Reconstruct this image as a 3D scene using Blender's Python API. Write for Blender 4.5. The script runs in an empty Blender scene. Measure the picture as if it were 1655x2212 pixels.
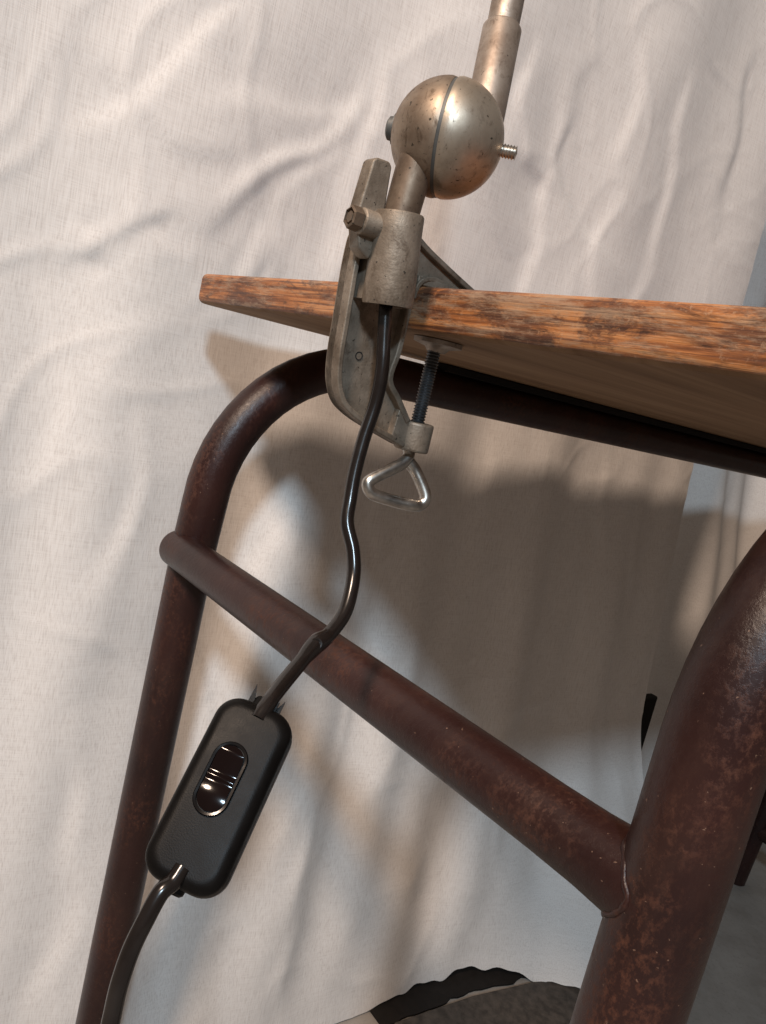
import bpy, bmesh, math, random
import numpy as np
from mathutils import Vector, Matrix, noise
random.seed(4); np.random.seed(4)
scene=bpy.context.scene
scene.view_settings.view_transform='Standard'; scene.view_settings.look='None'; scene.view_settings.exposure=0
col=bpy.context.collection
# ---------------------------------------------------------------- frames
E=Vector((.6143,-.7891,0)).normalized()   # along the short end of the desk
N=Vector((-E.y,E.x,0))                    # along the long side of the desk
Z=Vector((0,0,1))
A=Vector((-.212,.7177,.9377))             # corner of the table top
O=Vector((-.0093,.456,.9377))             # where the clamp grips the edge
MT=Matrix((E,N,Z)).transposed().to_4x4()
def T(e,n,z): return Vector((A.x,A.y,0))+E*e+N*n+Z*z          # desk frame, metres, z from floor
def K(u,w,h): return O+(E*u+N*w+Z*h)*.001                     # clamp frame, millimetres
# ---------------------------------------------------------------- materials
def new_mat(name):
    m=bpy.data.materials.new(name); m.use_nodes=True
    nt=m.node_tree; b=nt.nodes["Principled BSDF"]; return m,nt,b
def coords(nt,scale=(1,1,1),rot=(0,0,0),kind="Object"):
    tc=nt.nodes.new("ShaderNodeTexCoord"); mp=nt.nodes.new("ShaderNodeMapping")
    mp.inputs["Scale"].default_value=scale; mp.inputs["Rotation"].default_value=rot
    nt.links.new(tc.outputs[kind],mp.inputs[0]); return mp.outputs[0]
def nz(nt,vec,scale,detail=4,rough=.5,dist=0):
    n=nt.nodes.new("ShaderNodeTexNoise"); n.inputs["Scale"].default_value=scale
    n.inputs["Detail"].default_value=detail; n.inputs["Roughness"].default_value=rough
    n.inputs["Distortion"].default_value=dist
    nt.links.new(vec,n.inputs["Vector"]); return n.outputs["Fac"]
def ramp(nt,fac,stops):
    r=nt.nodes.new("ShaderNodeValToRGB"); el=r.color_ramp.elements
    while len(el)<len(stops): el.new(.5)
    for x,(p,c) in zip(el,stops):
        x.position=p; x.color=(c,c,c,1) if isinstance(c,(int,float)) else (*c,1)
    nt.links.new(fac,r.inputs[0]); return r.outputs[0]
def mix(nt,fac,a,b,mode='MIX'):
    m=nt.nodes.new("ShaderNodeMix"); m.data_type='RGBA'; m.blend_type=mode
    for s,v in ((m.inputs[0],fac),(m.inputs[6],a),(m.inputs[7],b)):
        if hasattr(v,"is_linked"): nt.links.new(v,s)
        elif isinstance(v,(int,float)): s.default_value=v
        else: s.default_value=(*v,1)
    return m.outputs[2]
def bump(nt,b,h,strength,dist=.001):
    bp=nt.nodes.new("ShaderNodeBump"); bp.inputs["Strength"].default_value=strength
    bp.inputs["Distance"].default_value=dist
    nt.links.new(h,bp.inputs["Height"]); nt.links.new(bp.outputs[0],b.inputs["Normal"])
def L(nt,a,b): nt.links.new(a,b)

def cloth_mat():
    m,nt,b=new_mat("cotton_sheet")
    warp=nz(nt,coords(nt,(1000,1000,34)),1,2,.6)
    weft=nz(nt,coords(nt,(40,40,1100)),1,2,.6)
    w=mix(nt,.33,warp,weft)
    c=ramp(nt,w,[(.34,(.64,.60,.57)),(.5,(.765,.73,.70)),(.66,(.82,.79,.765))])
    L(nt,c,b.inputs["Base Color"]); b.inputs["Roughness"].default_value=.95
    b.inputs["Specular IOR Level"].default_value=.1
    bump(nt,b,w,.35,.0008); return m
def wood_mat():
    m,nt,b=new_mat("worn_varnished_beech")
    g=nz(nt,coords(nt,(8,30,190)),1,6,.68,.4)
    c=ramp(nt,g,[(.32,(.085,.028,.011)),(.43,(.25,.085,.026)),(.52,(.41,.155,.047)),(.62,(.49,.22,.085)),(.74,(.56,.34,.18))])
    blot=ramp(nt,nz(nt,coords(nt,(15,15,45)),1,6,.78,.8),[(.49,0),(.60,.92)])
    streak=nz(nt,coords(nt,(14,14,460)),1,4,.7)
    dark=ramp(nt,streak,[(.38,(.028,.012,.009)),(.62,(.17,.066,.03))])
    c=mix(nt,blot,c,dark)
    ln=ramp(nt,nz(nt,coords(nt,(6,6,420)),1,3,.65,.3),[(.41,.75),(.48,0)])
    c=mix(nt,ln,c,(.085,.032,.018))
    wear=ramp(nt,nz(nt,coords(nt,(13,13,80)),1,7,.84),[(.49,0),(.60,.60)])
    c=mix(nt,wear,c,(.40,.275,.18))
    nick=ramp(nt,nz(nt,coords(nt,(210,60,170)),1,4,.78),[(.58,0),(.68,.35)])
    c=mix(nt,nick,c,(.52,.34,.21))
    L(nt,c,b.inputs["Base Color"])
    L(nt,ramp(nt,g,[(.3,.62),(.7,.42)]),b.inputs["Roughness"])
    bump(nt,b,mix(nt,.5,g,streak),.7,.0016); return m
def under_mat():
    m,nt,b=new_mat("raw_plywood_underside")
    g=nz(nt,coords(nt,(26,2.2,30)),1,6,.7,.3)
    c=ramp(nt,g,[(.3,(.15,.080,.040)),(.55,(.25,.150,.082)),(.75,(.32,.21,.125))])
    L(nt,c,b.inputs["Base Color"]); b.inputs["Roughness"].default_value=.75; b.inputs["Specular IOR Level"].default_value=.25
    bump(nt,b,g,.25,.0006); return m
def tube_mat():
    m,nt,b=new_mat("brown_enamel_rusty_steel")
    base=ramp(nt,nz(nt,coords(nt,(6,6,6)),1.5,4,.5),[(.35,(.016,.0065,.006)),(.65,(.032,.0115,.0095))])
    r1=ramp(nt,nz(nt,coords(nt,(17,17,8)),1,4,.65),[(.50,.04),(.68,.9)])
    r2=ramp(nt,nz(nt,coords(nt,(300,300,220)),1,5,.75),[(.47,0),(.66,1)])
    k=mix(nt,1,r1,r2,'MULTIPLY')
    c=mix(nt,k,base,(.095,.034,.018))
    haze=ramp(nt,nz(nt,coords(nt,(35,35,14)),1,5,.7),[(.47,0),(.72,.25)])
    c=mix(nt,haze,c,(.070,.038,.028))
    sp=ramp(nt,nz(nt,coords(nt,(380,380,380)),1,2,.6),[(.72,0),(.75,.55)])
    c=mix(nt,sp,c,(.26,.16,.11))
    big=ramp(nt,nz(nt,coords(nt,(45,45,45)),1,3,.7),[(.745,0),(.755,.8)])
    c=mix(nt,big,c,(.45,.33,.22))
    L(nt,c,b.inputs["Base Color"]); b.inputs["Specular IOR Level"].default_value=.36
    L(nt,mix(nt,k,(.36,.36,.36),(.78,.78,.78)),b.inputs["Roughness"])
    h=mix(nt,.4,nz(nt,coords(nt,(140,140,140)),1,5,.6),r2)
    bump(nt,b,h,.30,.0007); return m
def metal_mat(name,c0,c1,rough,metal=.75,stain=.5,bscale=600,bstr=.3,big=60):
    m,nt,b=new_mat(name)
    n=nz(nt,coords(nt,(big,big,big)),1,6,.65)
    c=ramp(nt,n,[(.35,c0),(.62,c1)])
    s=ramp(nt,nz(nt,coords(nt,(150,150,90)),1,5,.75,.6),[(.53,0),(.68,stain)])
    c=mix(nt,s,c,(.085,.055,.035))
    pit=ramp(nt,nz(nt,coords(nt,(420,420,420)),1,2,.5),[(.68,0),(.72,.85)])
    c=mix(nt,pit,c,(.03,.025,.02))
    L(nt,c,b.inputs["Base Color"]); b.inputs["Metallic"].default_value=metal
    r_=mix(nt,s,ramp(nt,n,[(.3,min(1,rough+.15)),(.7,rough)]),(.6,.6,.6))
    L(nt,r_,b.inputs["Roughness"])
    bump(nt,b,nz(nt,coords(nt,(bscale,)*3),1,3,.6),bstr,.0004); return m
def plain(name,c,rough,metal=0,bs=900,bstr=.1,var=.15,spec=.5):
    m,nt,b=new_mat(name)
    n=nz(nt,coords(nt,(80,80,80)),1,5,.6)
    lo=tuple(x*(1-var) for x in c); hi=tuple(x*(1+var) for x in c)
    L(nt,ramp(nt,n,[(.35,lo),(.65,hi)]),b.inputs["Base Color"])
    b.inputs["Metallic"].default_value=metal; b.inputs["Specular IOR Level"].default_value=spec
    L(nt,ramp(nt,n,[(.3,rough*.85),(.7,min(1,rough*1.15))]),b.inputs["Roughness"])
    if bstr>0: bump(nt,b,nz(nt,coords(nt,(bs,)*3),1,2,.5),bstr,.0003)
    return m
M_cloth=cloth_mat(); M_wood=wood_mat(); M_under=under_mat(); M_tube=tube_mat()
M_cast=metal_mat("aged_grey_casting",(.155,.120,.088),(.315,.260,.205),.52,.5,.6,700,.6,45)
M_ballL=metal_mat("tarnished_nickel_dark",(.19,.135,.095),(.37,.295,.225),.44,.80,.85,300,.12,35)
M_ballR=metal_mat("worn_nickel",(.35,.29,.225),(.54,.47,.385),.34,.82,.55,300,.08,35)
M_arm=metal_mat("worn_grey_tube",(.24,.185,.145),(.41,.345,.29),.44,.7,.6,300,.12)
M_neck=metal_mat("brown_tarnished_neck",(.11,.075,.052),(.22,.165,.12),.45,.65,.6,300,.1)
M_zinc=plain("bright_zinc_steel",(.48,.45,.41),.32,.95,300,.12,.3)
M_screw=plain("dark_threaded_steel",(.16,.16,.165),.38,.85)
M_plastic=plain("black_satin_plastic",(.0052,.0045,.0042),.42,0,1500,.18,.15,.11)
M_gloss=plain("glossy_black_plastic",(.006,.005,.005),.12,0,300,0,.1,.30)
M_rock=plain("glossy_dark_rocker",(.006,.0030,.0028),.10,0,300,0,.1,.30)
M_cord=plain("black_pvc_cord",(.012,.009,.008),.22,0,200,.04,.15,.5)
M_seam=plain("grey_seam_washer",(.10,.10,.095),.55,.4)
M_dark=plain("matte_black",(.014,.012,.011),.75,.0,200,.4,.2,.15)
M_plate=plain("grimy_steel_plate",(.065,.055,.047),.65,.1,150,.3,.35,.25)
M_hole=plain("bore_shade",(.012,.010,.009),.8)
# ---------------------------------------------------------------- mesh helpers
def mk(name,verts,faces,mat,parent=None,smooth=True,angle=40,matrix=None,mats=None,fm=None):
    vs=[Vector(v) for v in verts]
    if matrix is None:
        lo=Vector([min(v[i] for v in vs) for i in range(3)]); hi=Vector([max(v[i] for v in vs) for i in range(3)])
        c=(lo+hi)/2; matrix=Matrix.Translation(c); vs=[v-c for v in vs]
    me=bpy.data.meshes.new(name); me.from_pydata([tuple(v) for v in vs],[],faces)
    for m in (mats or [mat]): me.materials.append(m)
    if fm: me.polygons.foreach_set("material_index",fm)
    bm=bmesh.new(); bm.from_mesh(me); bmesh.ops.recalc_face_normals(bm,faces=bm.faces)
    if smooth:
        for f in bm.faces: f.smooth=True
        for e in bm.edges:
            if len(e.link_faces)==2 and e.calc_face_angle(0)>math.radians(angle): e.smooth=False
    bm.to_mesh(me); bm.free(); me.update()
    o=bpy.data.objects.new(name,me); col.objects.link(o)
    o.matrix_world=matrix
    if parent is not None:
        bpy.context.view_layer.update()
        o.parent=parent; o.matrix_parent_inverse=parent.matrix_world.inverted()
    return o
def bev(o,w,seg=2,ang=40):
    b=o.modifiers.new("bevel","BEVEL"); b.width=w; b.segments=seg; b.limit_method='ANGLE'; b.angle_limit=math.radians(ang)
    b.harden_normals=False; return o
def empty(name,loc):
    o=bpy.data.objects.new(name,None); o.location=loc; o.empty_display_size=.03; col.objects.link(o)
    bpy.context.view_layer.update(); return o
class G:
    def __init__(s): s.v=[]; s.f=[]
    def add(s,v,f):
        k=len(s.v); s.v+= [Vector(x) for x in v]; s.f+=[tuple(i+k for i in q) for q in f]; return s
def catmull(P,sub=8):
    P=[Vector(p) for p in P]; out=[]
    Q=[P[0]*2-P[1]]+P+[P[-1]*2-P[-2]]
    for i in range(1,len(Q)-2):
        a,b,c,d=Q[i-1:i+3]
        for k in range(sub):
            t=k/sub
            out.append(.5*((2*b)+(c-a)*t+(2*a-5*b+4*c-d)*t*t+(3*b-a-3*c+d)*t**3))
    out.append(P[-1]); return out
def tube(P,r,seg=24,cap=True,closed=False):
    n=len(P); R=r if isinstance(r,(list,tuple)) else [r]*n
    tang=[]
    for i in range(n):
        a=P[(i-1)%n] if (closed or i>0) else P[i]; b=P[(i+1)%n] if (closed or i<n-1) else P[i]
        tang.append((b-a).normalized())
    u=tang[0].orthogonal().normalized(); V=[];Fc=[]
    for i in range(n):
        t=tang[i]; u=(u-t*u.dot(t)).normalized(); w=t.cross(u)
        for k in range(seg):
            a=2*math.pi*k/seg; V.append(P[i]+(u*math.cos(a)+w*math.sin(a))*R[i])
    for i in range(n-1 if not closed else n):
        j=(i+1)%n
        for k in range(seg):
            k2=(k+1)%seg; Fc.append((i*seg+k,i*seg+k2,j*seg+k2,j*seg+k))
    if cap and not closed:
        Fc.append(tuple(range(seg))[::-1]); Fc.append(tuple((n-1)*seg+k for k in range(seg)))
    return V,Fc
def lathe(c,axis,prof,seg=40):
    axis=axis.normalized(); u=axis.orthogonal().normalized(); w=axis.cross(u); V=[];Fc=[]
    for t,r in prof:
        for k in range(seg):
            a=2*math.pi*k/seg; V.append(c+axis*t+(u*math.cos(a)+w*math.sin(a))*r)
    n=len(prof)
    for i in range(n-1):
        for k in range(seg):
            k2=(k+1)%seg; Fc.append((i*seg+k,i*seg+k2,(i+1)*seg+k2,(i+1)*seg+k))
    if prof[0][1]>1e-6: Fc.append(tuple(range(seg))[::-1])
    if prof[-1][1]>1e-6: Fc.append(tuple((n-1)*seg+k for k in range(seg)))
    return V,Fc
def prism(poly,u0,u1,fn=K):
    n=len(poly); V=[fn(u0,w,h) for w,h in poly]+[fn(u1,w,h) for w,h in poly]
    Fc=[tuple(range(n))[::-1],tuple(range(n,2*n))]
    for i in range(n):
        j=(i+1)%n; Fc.append((i,j,n+j,n+i))
    return V,Fc
def strip(line,t):
    L2=[]
    for i,(x,y) in enumerate(line):
        a=line[max(i-1,0)]; b=line[min(i+1,len(line)-1)]
        dx,dy=b[0]-a[0],b[1]-a[1]; l=math.hypot(dx,dy) or 1
        L2.append((x-dy/l*t,y+dx/l*t))
    return list(line)+L2[::-1]
def smooth2(line,sub=5):
    return [(p.x,p.y) for p in catmull([Vector((a,b,0)) for a,b in line],sub)]
BOX=[(0,1,2,3),(4,5,6,7),(0,1,5,4),(1,2,6,5),(2,3,7,6),(3,0,4,7)]
def tbox(e0,e1,n0,n1,z0,z1):
    return [T(e0,n0,z0),T(e1,n0,z0),T(e1,n1,z0),T(e0,n1,z0),T(e0,n0,z1),T(e1,n0,z1),T(e1,n1,z1),T(e0,n1,z1)],BOX
# ---------------------------------------------------------------- floor
v=[];f=[]
nx=60
for i in range(nx+1):
    for j in range(nx+1):
        v.append((-6+12*i/nx,-4+12*j/nx,0))
for i in range(nx):
    for j in range(nx):
        a=i*(nx+1)+j; f.append((a,a+nx+1,a+nx+2,a+1))
m,nt,b=new_mat("dusty_concrete")
n1=nz(nt,coords(nt,(7,7,7)),1,7,.65); n2=nz(nt,coords(nt,(120,120,120)),1,4,.7)
c=ramp(nt,n1,[(.3,(.22,.195,.17)),(.6,(.33,.30,.27)),(.8,(.40,.37,.34))])
c=mix(nt,ramp(nt,n2,[(.55,0),(.75,.5)]),c,(.14,.12,.10))
L(nt,c,b.inputs["Base Color"]); b.inputs["Roughness"].default_value=.8
bump(nt,b,n2,.4,.001)
fl=mk("ground",v,f,m,smooth=False); fl["kind"]="structure"; fl["label"]="grey dusty concrete floor"
# ---------------------------------------------------------------- cloth sheets
creases=[
 ([(.04,1.204),(-.03,1.12),(-.095,1.016)],3.2,.010),([(.172,1.209),(.135,1.096),(.025,1.014)],4.6,.011),
 ([(.192,1.23),(.184,1.069),(.19,.98)],5.0,.012),([(-.073,.928),(-.051,.951),(-.02,1.004)],3.6,.008),
 ([(-.078,.933),(-.041,.919)],3,.007),([(-.085,.96),(-.045,.935)],-2.5,.006),([(-.03,.98),(.01,.955)],-2.5,.007),
 ([(.008,.80),(-.012,.68),(-.031,.539)],6,.014),([(-.018,.486),(-.012,.07)],7,.015),
 ([(.48,1.303),(.476,1.079),(.50,.96)],5.5,.013),([(.58,1.413),(.598,1.214)],5,.013),
 ([(.464,1.228),(.56,1.15),(.669,1.105)],-4.5,.011),([(.105,1.006),(.054,.944)],3.5,.009),([(.12,.99),(.075,.95)],-2.5,.008),
 ([(.256,.467),(.27,.2),(.30,.0)],7,.015),([(.322,1.162),(.435,1.068)],4.5,.012),
 ([(.176,.829),(.168,.621),(.15,.4)],6,.014),([(.74,.87),(.80,.427)],6,.016),([(.467,.378),(.62,.1)],5,.016),
 ([(-.12,1.12),(-.03,1.06),(.05,1.07)],2.5,.010),([(.23,1.12),(.33,1.05),(.38,.97)],-4,.011),
 ([(.70,1.42),(.72,1.2),(.70,1.02)],5.5,.015),([(.85,1.5),(.86,1.2)],-6,.016),([(.37,1.28),(.41,1.2),(.52,1.17)],4,.010),
 ([(.25,1.25),(.30,1.17),(.29,1.09)],-4,.010),([(.06,.62),(.10,.4),(.07,.15)],5,.016),([(.40,.62),(.38,.3)],6,.018),
 ([(.57,.7),(.60,.35),(.66,.12)],6,.016),([(.86,.8),(.88,.3)],6,.018),([(.33,.9),(.31,.6)],5,.014),([(.50,.85),(.49,.55)],5,.014),
 ([(.00,1.15),(.06,1.10),(.10,1.04)],-2.5,.010),([(.17,1.18),(.10,1.12),(.00,1.09)],2.6,.010),([(-.11,.90),(-.08,.80),(-.09,.70)],3,.012),
 ([(.40,1.33),(.38,1.22),(.33,1.12)],4,.012),([(.52,1.35),(.50,1.25),(.46,1.16)],-4,.012),([(.62,1.25),(.60,1.13),(.62,1.0)],4,.013),
 ([(.16,1.10),(.08,1.03),(.02,.97)],-2.8,.010),([(.18,1.13),(.12,1.03),(.10,.95)],2.6,.010),
]
def seg_dist(px,py,pts):
    best=None; bs=None; bt=None; tot=len(pts)-1
    for i in range(tot):
        ax,ay=pts[i]; bx,by=pts[i+1]; dx,dy=bx-ax,by-ay; l2=dx*dx+dy*dy
        t=np.clip(((px-ax)*dx+(py-ay)*dy)/l2,0,1)
        qx,qy=px-(ax+t*dx),py-(ay+t*dy); d=np.hypot(qx,qy)
        s=np.sign(dx*qy-dy*qx)*d
        if best is None: best,bs,bt=d,s,(i+t)/tot
        else:
            k=d<best; bs=np.where(k,s,bs); bt=np.where(k,(i+t)/tot,bt); best=np.where(k,d,best)
    return best,bs,bt
def sheet(name,n0,n1,ztop,hem,base,fold,step,use_creases,seedz,lab):
    nn=int((n1-n0)/step)+1; nzv=int(ztop/step)+1
    NN,TT=np.meshgrid(np.linspace(0,1,nn),np.linspace(0,1,nzv),indexing='ij')
    nc=n0+(n1-n0)*NN
    hz=np.vectorize(hem)(nc); zc=hz+(ztop-hz)*TT
    e=base(nc,zc)+fold(nc,zc)
    if use_creases:
        wob=.010*np.sin(nc*23+zc*17)+.006*np.sin(zc*41-nc*31)
        for pts,amp,wd in creases:
            d,s,t=seg_dist(nc+wob,zc-wob*.6,pts)
            wd=wd*1.12
            e+=amp*.00078*(np.tanh(s/wd)*.7*np.exp(-(d/(wd*3.6))**2)+.5*np.exp(-(d/(wd*.8))**2))*np.clip(1.1-1.1*np.abs(2*t-1)**3,0,1)
    fn=nc.ravel(); fz=zc.ravel(); ad=np.empty_like(fn)
    for i in range(len(fn)):
        x,y=fn[i],fz[i]
        a=noise.noise(Vector((x*4.5+y*1.8,y*3-x*1.5,seedz)))
        mk_=noise.noise(Vector((x*3.1,y*2.7,seedz+20)))
        q=noise.noise(Vector((x*9+a*1.5+y*4.5,y*5-x*4,seedz+3)))
        q2=noise.noise(Vector((x*11-y*6+a*2,y*6+x*2,seedz+7)))
        rg=max(1-abs(q)*2.6,0); rg2=max(1-abs(q2)*2.8,0)
        ad[i]=.007*a+.0022*rg**3*max(0,.35+mk_*1.6)+.0022*rg2**3*max(0,.25-mk_*1.6)
    e+=ad.reshape(e.shape)
    V=[T(float(e[i,j]),float(nc[i,j]),float(zc[i,j])) for i in range(nn) for j in range(nzv)]
    F=[]
    for i in range(nn-1):
        for j in range(nzv-1):
            a=i*nzv+j; F.append((a,a+nzv,a+nzv+1,a+1))
    o=mk(name,V,F,M_cloth,angle=180); o["label"]=lab; o["category"]="cloth"
    return o
def base1(n,z):
    s=np.clip((n-.60)/.32,0,1); s=s*s*(3-2*s)
    k=np.clip((.40-z)/.40,0,1)
    return -.078+.092*np.clip((.9-z)/.9,0,1)**1.2+.19*s*k**1.5
def fold1(n,z):
    low=np.clip((1.02-z)/.5,0,1); g_=np.clip(z/.15,.25,1)
    return g_*(.005*np.sin(n*21+1.1+.8*np.sin(z*3))+low*(.008*np.sin(n*31+z*2.0+.5)+.004*np.sin(n*57-z*3)))
def hem1(n):
    s=min(1,max(0,(n-.43)/.08)); return .003+s*(.012+.004*math.sin(n*31+.4)+.0035*math.sin(n*83+1)+.002*math.sin(n*171))
sheet("draped_sheet",-.42,.985,1.75,hem1,base1,fold1,.0055,True,2.3,"wrinkled off-white cotton sheet hanging behind the desk")
def base2(n,z): return -.38+.20*np.clip((1.0-z)/1.0,0,1)+.0*n
def fold2(n,z): return .022*np.sin(n*17+z*.6)+.010*np.sin(n*39-z*1.2)
def hem2(n): return .03+.012*math.sin(n*19)
sheet("draped_sheet",1.10,2.9,1.8,hem2,base2,fold2,.009,False,9.1,"off-white cotton sheet in loose vertical folds near the floor")
o=bev(mk("dark_gap_filler",*tbox(-.165,-.145,.92,1.225,0,.36),M_dark),.004); o["label"]="added dark board standing in for the dark gap between two sheets"; o["category"]="board"  # added board; its black colour stands in for the dark gap
front=[]; q=.44
while q<.88:
    front.append((.046+.125*max(0,(q-.60))+.006*noise.noise(Vector((q*30,1,2)))+.004*noise.noise(Vector((q*90,4,2))),q)); q+=.012
pl=[(-.05,.44)]+front+[(-.05,.88)]
V=[T(e,n,.0015) for e,n in pl]+[T(e,n,.0045) for e,n in pl]; k=len(pl)
Fp=[tuple(range(k))[::-1],tuple(range(k,2*k))]+[(i,(i+1)%k,k+(i+1)%k,k+i) for i in range(k)]
o=mk("ragged_black_mat",V,Fp,M_dark,smooth=False); o["label"]="thin ragged black mat under the sheet hem"; o["category"]="mat"  # flat black shape with a jagged front edge, just under the hem
pl=[(.050,.455),(.058,.60),(.076,.72),(.098,.79),(.200,.77),(.185,.50)]
V=[T(e,n,.0055) for e,n in pl]+[T(e,n,.011) for e,n in pl]; k=len(pl)
Fp=[tuple(range(k))[::-1],tuple(range(k,2*k))]+[(i,(i+1)%k,k+(i+1)%k,k+i) for i in range(k)]
o=bev(mk("steel_plate",V,Fp,M_plate,smooth=False),.002); o["label"]="grimy grey steel plate lying flat on the floor"; o["category"]="metal plate"
# ---------------------------------------------------------------- desk
desk=empty("desk",T(.3,.75,0)); desk["label"]="worn wooden desk on a rusty brown tubular steel frame"; desk["category"]="desk"
LX,LY,TH=.66,1.52,.0265
rc=.012
def rr(lx,ly,r,seg=6):
    P=[]
    for cx,cy,a0 in ((r,r,180),(lx-r,r,270),(lx-r,ly-r,0),(r,ly-r,90)):
        for k in range(seg+1):
            a=math.radians(a0+90*k/seg); P.append((cx+r*math.cos(a),cy+r*math.sin(a)))
        if a0==180:
            q=r+.008
            while q<lx-r-.008:
                P.append((q,.0005*noise.noise(Vector((q*38,3,1)))+.0004*noise.noise(Vector((q*110,7,1))))); q+=.006
    return P
outl=rr(LX,LY,rc); no=len(outl)
V=[(x,y,-TH+.0005*noise.noise(Vector((x*45,y*10,5)))) for x,y in outl]+[(x,y,0) for x,y in outl]
Fp=[tuple(range(no))[::-1],tuple(range(no,2*no))]+[(i,(i+1)%no,no+(i+1)%no,no+i) for i in range(no)]
M0=MT.copy(); M0.translation=A
top=mk("tabletop",V,Fp,None,desk,matrix=M0,mats=[M_wood,M_under],fm=None)
for p in top.data.polygons:
    if p.normal.z<-.9: p.material_index=1
bev(top,.0055,4,50); top["label"]="orange-brown worn wooden tabletop with rounded edge"
rt=.020; ztop=.8855
def frame_path(eb,et,nn,nf,R=.105):
    P=[T(eb,nn,0),T(eb+(et-eb)*.85,nn,.70),T(et,nn,ztop-R)]
    for k in range(1,15):
        a=math.pi/2*k/14; P.append(T(et,nn+R*(1-math.cos(a)),ztop-R+R*math.sin(a)))
    P+= [T(et,nn+R+(nf-nn-2*R)*s,ztop) for s in (.2,.4,.6,.8)]
    for k in range(0,13):
        a=math.pi/2*k/12; P.append(T(et,nf-R+R*math.sin(a),ztop-R+R*math.cos(a)))
    P.append(T(et,nf,.5)); P.append(T(eb,nf,0)); return P
fa=mk("leg_frame",*tube(frame_path(.0393,.069,.016,1.42,.145),rt,40),M_tube,desk)
fb=mk("leg_frame",*tube(frame_path(.5625,.5625,.015,1.42,.112),rt+.0005,48),M_tube,desk)
def bar(na,nb,z0,z1,e0,e1,r):
    ss=(0,.003,.008,.5,.88,.93,.965,1)
    P=[T(e0+(e1-e0)*s,na+(nb-na)*s,z0+(z1-z0)*s) for s in ss]
    return tube(P,[r*.96,r,r,r,r,r*1.03,r*1.10,r*1.17],36)
mk("crossbar",*bar(.003,.014,.693,.705,.056,.5625,.0168),M_tube,desk)
mk("crossbar",*bar(1.42,1.42,.13,.13,.05,.55,.0168),M_tube,desk)
def weld(e_leg,sgn,nb,zb,nleg,r,rl):
    P=[]
    for i in range(60):
        a=2*math.pi*i/60; n_=nb+r*math.cos(a); z_=zb+r*math.sin(a)
        d=rl*rl-(n_-nleg)**2
        P.append(T(e_leg+sgn*math.sqrt(max(d,.00003))+.0004*math.sin(a*11),n_,z_+.0003*math.sin(a*13)))
    return tube(P,[.0014+.0003*math.sin(i*1.9) for i in range(60)],10,closed=True)
mk("weld_bead",*weld(.5630,-1,.014,.7048,.015,.0188,.0205),M_tube,desk)
for e in (.069,.5625):
    bev(mk("dark_gap_strip",*tbox(e-.017,e+.017,.24,1.34,.9030,.9105),M_dark,desk,smooth=False),.001)  # added black strips, darken the bright slit between tabletop and tubes
# ---------------------------------------------------------------- clamp lamp
lamp=empty("clamp_lamp",K(-6,-20,0)); lamp["label"]="old grey metal clamp-on lamp with ball joint, gripping the desk edge"; lamp["category"]="lamp"
outer=smooth2([(-44.0,16),(-44.7,11.6),(-44.8,-3.1),(-43.2,-32.6),(-42.4,-47.7),(-40,-62.7),(-33.8,-74.7),(-24.1,-81.1),(-11.3,-85.9),(11.4,-92.5),(17,-94)],4)
inner=smooth2([(-6,25),(-3,8),(-.8,-2),(-.7,-14),(-.7,-27.5),(-1.2,-41.6),(-2.7,-55.7),(6,-65),(17,-77.1)],4)
g=G()
g.add(*prism(outer+inner[::-1],-14,-6.5))
g.add(*prism(strip(outer,3.4),-14.4,-.5))
g.add(*prism(strip(inner,-3.6),-14.4,0))
g.add(*prism([(-8,25),(3,20),(14,16.5),(30,11.5),(45,6),(47,1.2),(8,1.2),(4,3),(.3,.3),(-3,-4),(-8,-6)],-12,-5))
g.add(*prism(strip(smooth2([(-9,27),(3,21.5),(14,17.5),(30,12),(47,6.5)],3),-3.2),-15,-1))
V=[K(-13,0.3,.3),K(-2,.3,.3),K(4,46,.3),K(-18,46,.3),K(-13,.3,5.5),K(-2,.3,5.5),K(4,46,4.2),K(-18,46,4.2)]
g.add(V,BOX)
g.add(*prism(strip(smooth2([(-2,-8),(-.5,0),(4,5),(12,7),(24,5.4),(34,4.4)],4),-3.0),-15,-.5))
body=bev(mk("clamp_body",g.v,g.f,M_cast,lamp,angle=32),.0011,3,32)
ax0=K(11,-26.0,-17.8); ax1=K(11,-31.2,29.5); ax=(ax1-ax0)
Ls=ax.length
g=G()
g.add(*lathe(ax0,ax,[(.010,.0),(.010,.0098),(0,.0100),(0,.0138),(.002,.0142),(.012,.0140),(Ls-.010,.0136),(Ls-.001,.0136),(Ls,.0130),(Ls,.0098),(Ls-.004,.0098),(Ls-.004,0)],44))
g.add(*prism([(-39,12),(-38,-17),(-14,-17),(-18,24),(-34,26)],-8,8))
mk("socket_barrel",g.v,g.f,M_cast,lamp,angle=35)
g=G()
g.add(*prism([(-52.6,50),(-50.5,52),(-42.5,52.5),(-40.4,50.5),(-38,12),(-43,2),(-50,6),(-55.5,22)],-1,9))
g.add(*lathe(K(9,-53.5,19.5),N,[(0,.0),(0,.0062),(.001,.0068),(.020,.0068),(.026,.0085)],28))
bev(mk("clamp_lug",g.v,g.f,M_cast,lamp,angle=35),.0012,3,35)
g=G(); g.add(*lathe(K(9,-60,19.5),N,[(0,.0),(.0003,.0030),(.0022,.0032),(.0022,.0042),(0,.0048),(.0006,.0060),(.0062,.0062),(.0066,.0048)],6))
mk("hex_bolt",g.v,g.f,M_neck,lamp,angle=20)
g=G(); g.add(*lathe(K(-6.45,-25.4,-47.2),E,[(-.0005,.0),(.0001,.0024),(.0003,.0025),(-.0005,.0026)],24))
mk("pin_hole_shade",g.v,g.f,M_hole,lamp)  # shallow disc, no bore cut; the hole's shade is in its colour
g=G(); bc=K(-6,26.5,-95.5)
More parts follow.
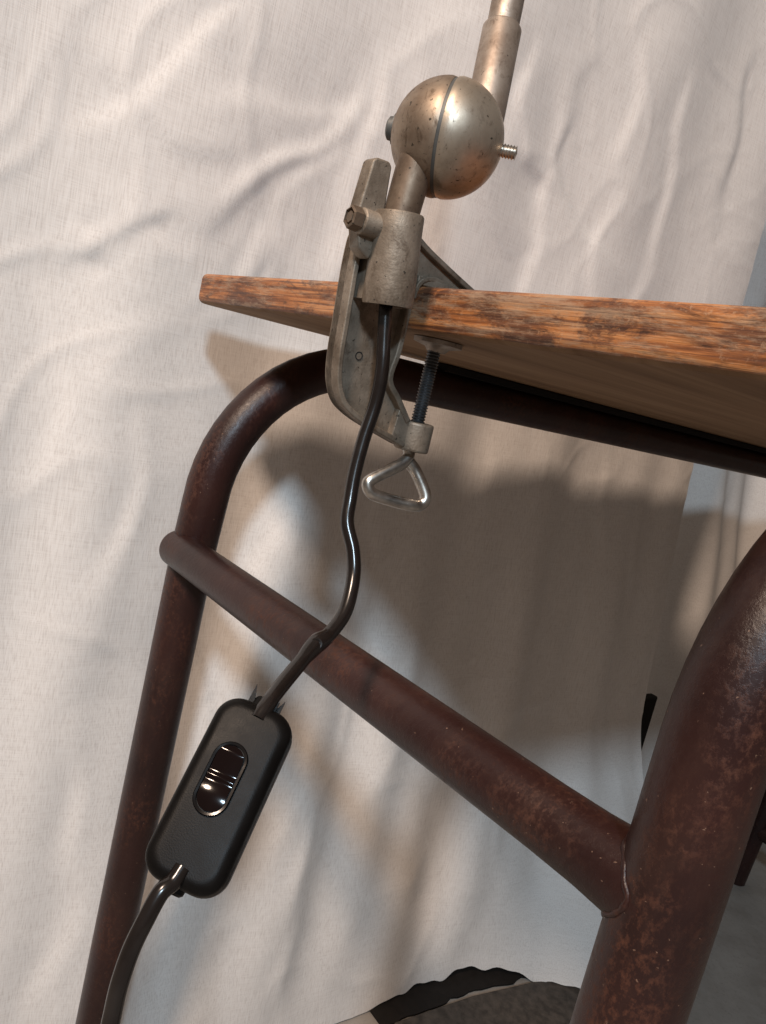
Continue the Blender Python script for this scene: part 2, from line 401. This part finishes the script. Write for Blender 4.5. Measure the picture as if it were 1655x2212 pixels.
g.add(*lathe(bc,Z,[(0,.0045),(0,.0102),(.001,.0110),(.017,.0110),(.018,.0102),(.018,.0045)],32))
g.add(*prism([(6,-90),(8,-68),(18,-79),(24,-79),(24,-93)],-13,-1))
bev(mk("screw_boss",g.v,g.f,M_cast,lamp,angle=35),.0008,2,35)
prof=[(0,.0)]; t=0
while t<.0665:
    prof+=[(t,.0035),(t+.0009,.0045)]; t+=.0018
prof+=[(t,.0)]
mk("clamp_screw",*lathe(K(-6,27,-96),Z,prof,24),M_screw,lamp,angle=80)
mk("pressure_pad",*lathe(K(-6,28.5,-34),Z,[(0,0),(0,.0055),(.0025,.0075),(.0045,.0150),(.0070,.0152),(.0072,.0)],36),M_arm,lamp)
hp=[(-8,26,-94),(-7,27,-99),(-6,23,-104),(-6,15,-109),(-7,4,-116),(-7,1,-120),(-5,4,-125),(-2,15,-127),(3,29,-128),(4,36,-127),(4,39,-122),(0,36,-114),(-4,32,-107),(-6,28,-103)]
mk("screw_handle",*tube(catmull([K(*q) for q in hp],6),.0039,18),M_zinc,lamp)
mk("neck_tube",*lathe(K(11,-30.5,22),K(11.5,-28,60)-K(11,-30.5,22),[(0,0),(0,.0096),(.006,.0096),(.040,.0100),(.040,0)],36),M_neck,lamp)
bcn=K(12,-12,74); bax=(E*.73+N*.68-Z*.02).normalized(); RB=.0302
def half(c,axis,gap):
    prof=[(gap,0),(gap,RB*.90),(gap,RB*.985)]
    for k in range(1,25):
        a=math.pi/2*k/24; prof.append((gap+ (RB-gap)*math.sin(a),RB*math.cos(a)))
    return lathe(c,axis,prof,64)
mk("ball_half",*half(bcn,-bax,.0009),M_ballL,lamp,angle=60)["label"]="tarnished brownish half of the ball joint"
mk("ball_half",*half(bcn+Z*.0005,bax,.0009),M_ballR,lamp,angle=60)["label"]="shinier half of the ball joint"
mk("joint_washer",*lathe(bcn-bax*.0009,bax,[(0,0),(0,RB*.975),(.0018,RB*.975),(.0018,0)],64),M_seam,lamp)
prof=[(.024,0),(.024,.0035)]; t=.024
while t<.0380: prof+=[(t,.0029),(t+.0008,.0037)]; t+=.0016
prof+=[(t,.0)]
mk("joint_bolt",*lathe(bcn,bax,prof,24),M_zinc,lamp,angle=80)
g=G(); g.add(*lathe(bcn,-bax,[(.0285,0),(.0285,.0080),(.0298,.0080),(.0302,.0062),(.0325,.0060),(.0335,.0045),(.0335,0)],28))
mk("bolt_cap",g.v,g.f,M_seam,lamp)
a0=K(21,3,72); a1=K(9.5,9.5,140)
ad=(a1-a0); la=ad.length
mk("arm_sleeve",*lathe(a0,ad,[(0,0),(0,.0108),(.01,.0108),(la-.001,.0106),(la,.0100),(la,0)],40),M_arm,lamp)
mk("lamp_arm",*lathe(a1-ad*.05,ad,[(0,0),(0,.0086),(.012,.0088),(.30,.0086),(.30,0)],36),M_arm,lamp)
# ---------------------------------------------------------------- cord
c1=[(11,-27,-8),(11,-27,-17),(14,-26,-33),(18,-25,-52),(19,-25,-70),(21,-29,-91),(24,-32,-109),(28,-34,-124),(33,-36,-136),(41,-34,-149),(48,-35,-162),(57,-42,-177),(63,-53,-187),(68,-64,-191),(76,-77,-198),(85,-90,-204),(92,-99,-208),(96,-105,-213)]
c2=[(119,-139,-262),(121,-143,-266),(122,-148,-269),(124,-153,-278),(125,-157,-289),(127,-160,-301),(128,-161,-312),(130,-162,-322),(132,-162,-337),(134,-160,-370),(138,-150,-420),(150,-120,-500)]
g=G(); pts=catmull([K(*q) for q in c1],8); rad=[.0038]*len(pts)
kk=13*8
for i in range(len(pts)):
    d=abs(i-kk+1)
    if d<6: rad[i]=.0038+.0011*math.cos(d/6*math.pi/2)
kd=pts[kk-1]; vd=(Vector((0,0,.88))-kd).normalized(); q=vd.orthogonal().normalized(); w_=vd.cross(q)
g.add(*tube(pts,rad,20)); 
g.add(*tube([kd+vd*.0047+(q*math.cos(a)+w_*math.sin(a))*.0024 for a in [2*math.pi*i/20 for i in range(20)]],.0008,8,closed=True))
mk("power_cord",g.v,g.f,M_cord,lamp)
mk("power_cord",*tube(catmull([K(*q) for q in c2],8),.0036,20),M_cord,lamp)
# ---------------------------------------------------------------- inline switch
sc=K(108.5,-123.5,-236.5)
lx=(K(95,-104,-207)-K(122,-142,-264)).normalized()
wx=(K(120,-110,-241)-K(97,-137,-233)); wx=(wx-lx*wx.dot(lx)).normalized()
nrm=lx.cross(wx)
if nrm.dot(Vector((0,0,.88))-sc)<0: nrm=-nrm
rot=Matrix.Rotation(math.radians(-8),3,lx); wx=rot@wx; nrm=rot@nrm
MS=Matrix((wx,lx,nrm)).transposed().to_4x4(); MS.translation=sc
def rring(hw,hl,r,seg=8):
    P=[]
    for cx,cy,a0_ in ((-hw+r,-hl+r,180),(hw-r,-hl+r,270),(hw-r,hl-r,0),(-hw+r,hl-r,90)):
        for k in range(seg+1):
            a=math.radians(a0_+90*k/seg); P.append((cx+r*math.cos(a),cy+r*math.sin(a)))
    return P
def stack(levels,seg=8,cap0=True,cap1=True):
    V=[];Fc=[]; n=None
    for hw,hl,r,z in levels:
        P=rring(hw,hl,r,seg); n=len(P); V+=[(x,y,z) for x,y in P]
    for i in range(len(levels)-1):
        for k in range(n):
            k2=(k+1)%n; Fc.append((i*n+k,i*n+k2,(i+1)*n+k2,(i+1)*n+k))
    if cap0: Fc.append(tuple(range(n))[::-1])
    if cap1: Fc.append(tuple((len(levels)-1)*n+k for k in range(n)))
    return V,Fc
HW,HL=.0178,.0392
lv=[]
lv+=[(HW-.004,HL-.004,.0075,-.022),(HW-.0012,HL-.0012,.0095,-.020),(HW,HL,.0105,-.0165),(HW+.0002,HL+.0002,.0105,-.0105),(HW-.0004,HL-.0004,.0105,-.0102),(HW-.0004,HL-.0004,.0105,-.0097),(HW+.0002,HL+.0002,.0105,-.0094)]
for k in range(0,9):
    a=math.pi/2*k/8; rr_=.0055
    lv.append((HW-rr_*(1-math.cos(a)),HL-rr_*(1-math.cos(a)),.0105-rr_*(1-math.cos(a))*.7,-.0055+rr_*math.sin(a)))
Vb,Fb=stack(lv,10)
sw=mk("inline_switch",Vb,Fb,M_plastic,lamp,matrix=MS,angle=50); sw["label"]="rounded black plastic inline cord switch"
MR=MS.copy(); MR.translation=sc+lx*.0042-wx*.0018
bz=[(.0078,.0157,.0077,-.001),(.0078,.0157,.0077,.0008),(.0074,.0153,.0073,.0014),(.0064,.0143,.0063,.0013),(.0062,.0141,.0061,-.0004)]
mk("switch_bezel",*stack(bz,12,False,False),M_gloss,sw,matrix=MR,angle=60)
V=[];Fc=[]; ni,nj=10,34
hw,hl=.0060,.0139
for j in range(nj+1):
    y=-hl+2*hl*j/nj
    over=max(0,abs(y)-(hl-hw)); half_w=math.sqrt(max(hw*hw-over*over,1e-9))
    for i in range(ni+1):
        x=half_w*(-1+2*i/ni)
        yy=y/hl
        if yy>0: z=.0010+.0030*yy**1.3-.002*max(0,yy-.8)/.2
        else: z=.0010+.0012*math.sin(-yy*math.pi)*.9
        ridge=math.exp(-((y)/.0009)**2)*.0012
        V.append((x,y,z+ridge-.0004*(x/hw)**2))
for j in range(nj):
    for i in range(ni):
        a=j*(ni+1)+i; Fc.append((a,a+1,a+ni+2,a+ni+1))
mk("rocker",V,Fc,M_rock,sw,matrix=MR,angle=80)
def S(x,y,z): return MS@Vector((x,y,z))
g=G()
for x0,x1,tipx,ty,z in ((-.0078,-.0040,-.0072,.0480,-.008),(.0040,.0078,.0080,.0455,-.008),(.001,.006,.0062,.0438,-.006)):
    a,b_,t_=(S(x0,.0375,z),S(x1,.0378,z),S(tipx,ty,z+.001)); dz=nrm*.0016
    g.add([a,b_,t_,a-dz,b_-dz,t_-dz],[(0,1,2),(5,4,3),(0,1,4,3),(1,2,5,4),(2,0,3,5)])
g.add(*lathe(S(0,.036,-.010),lx,[(0,0),(0,.0062),(.006,.0056),(.0075,.0048),(.0075,0)],20))
mk("cord_sleeve",g.v,g.f,M_plastic,sw,smooth=True,angle=30)
mk("cord_sleeve",*lathe(S(-.002,-.036,-.010),-lx,[(0,0),(0,.0062),(.005,.0056),(.006,.0044),(.006,0)],20),M_plastic,sw,angle=30)
# ---------------------------------------------------------------- lights
def area(name,loc,target,power,size,colr):
    l=bpy.data.lights.new(name,'AREA'); l.shape='DISK'; l.size=size; l.energy=power; l.color=colr
    o=bpy.data.objects.new(name,l); col.objects.link(o); o.location=loc
    o.rotation_euler=(Vector(target)-Vector(loc)).to_track_quat('-Z','Y').to_euler(); return o
area("cool_room_lamp",(.08,-1.7,2.13),(0,.8,.8),38,.22,(.67,.85,1.0))
area("warm_room_lamp",(-.87,-1.07,2.85),(0,.8,.8),74,.34,(1.0,.77,.60))
w=bpy.data.worlds.new("World"); scene.world=w; w.use_nodes=True
bg=w.node_tree.nodes["Background"]; bg.inputs[0].default_value=(1,.83,.70,1); bg.inputs[1].default_value=.13
# ---------------------------------------------------------------- camera
cam=bpy.data.cameras.new("camera"); co=bpy.data.objects.new("camera",cam); col.objects.link(co)
MC=Matrix(((.97437,.03693,.22190),(-.22495,.15998,.96115),(0,-.98643,.16419))).transposed().to_4x4()
MC.translation=(0,0,.88); co.matrix_world=MC
cam.sensor_fit='VERTICAL'; cam.sensor_height=36; cam.lens=1660/2212*36; cam.clip_start=.01; cam.clip_end=100
scene.camera=co
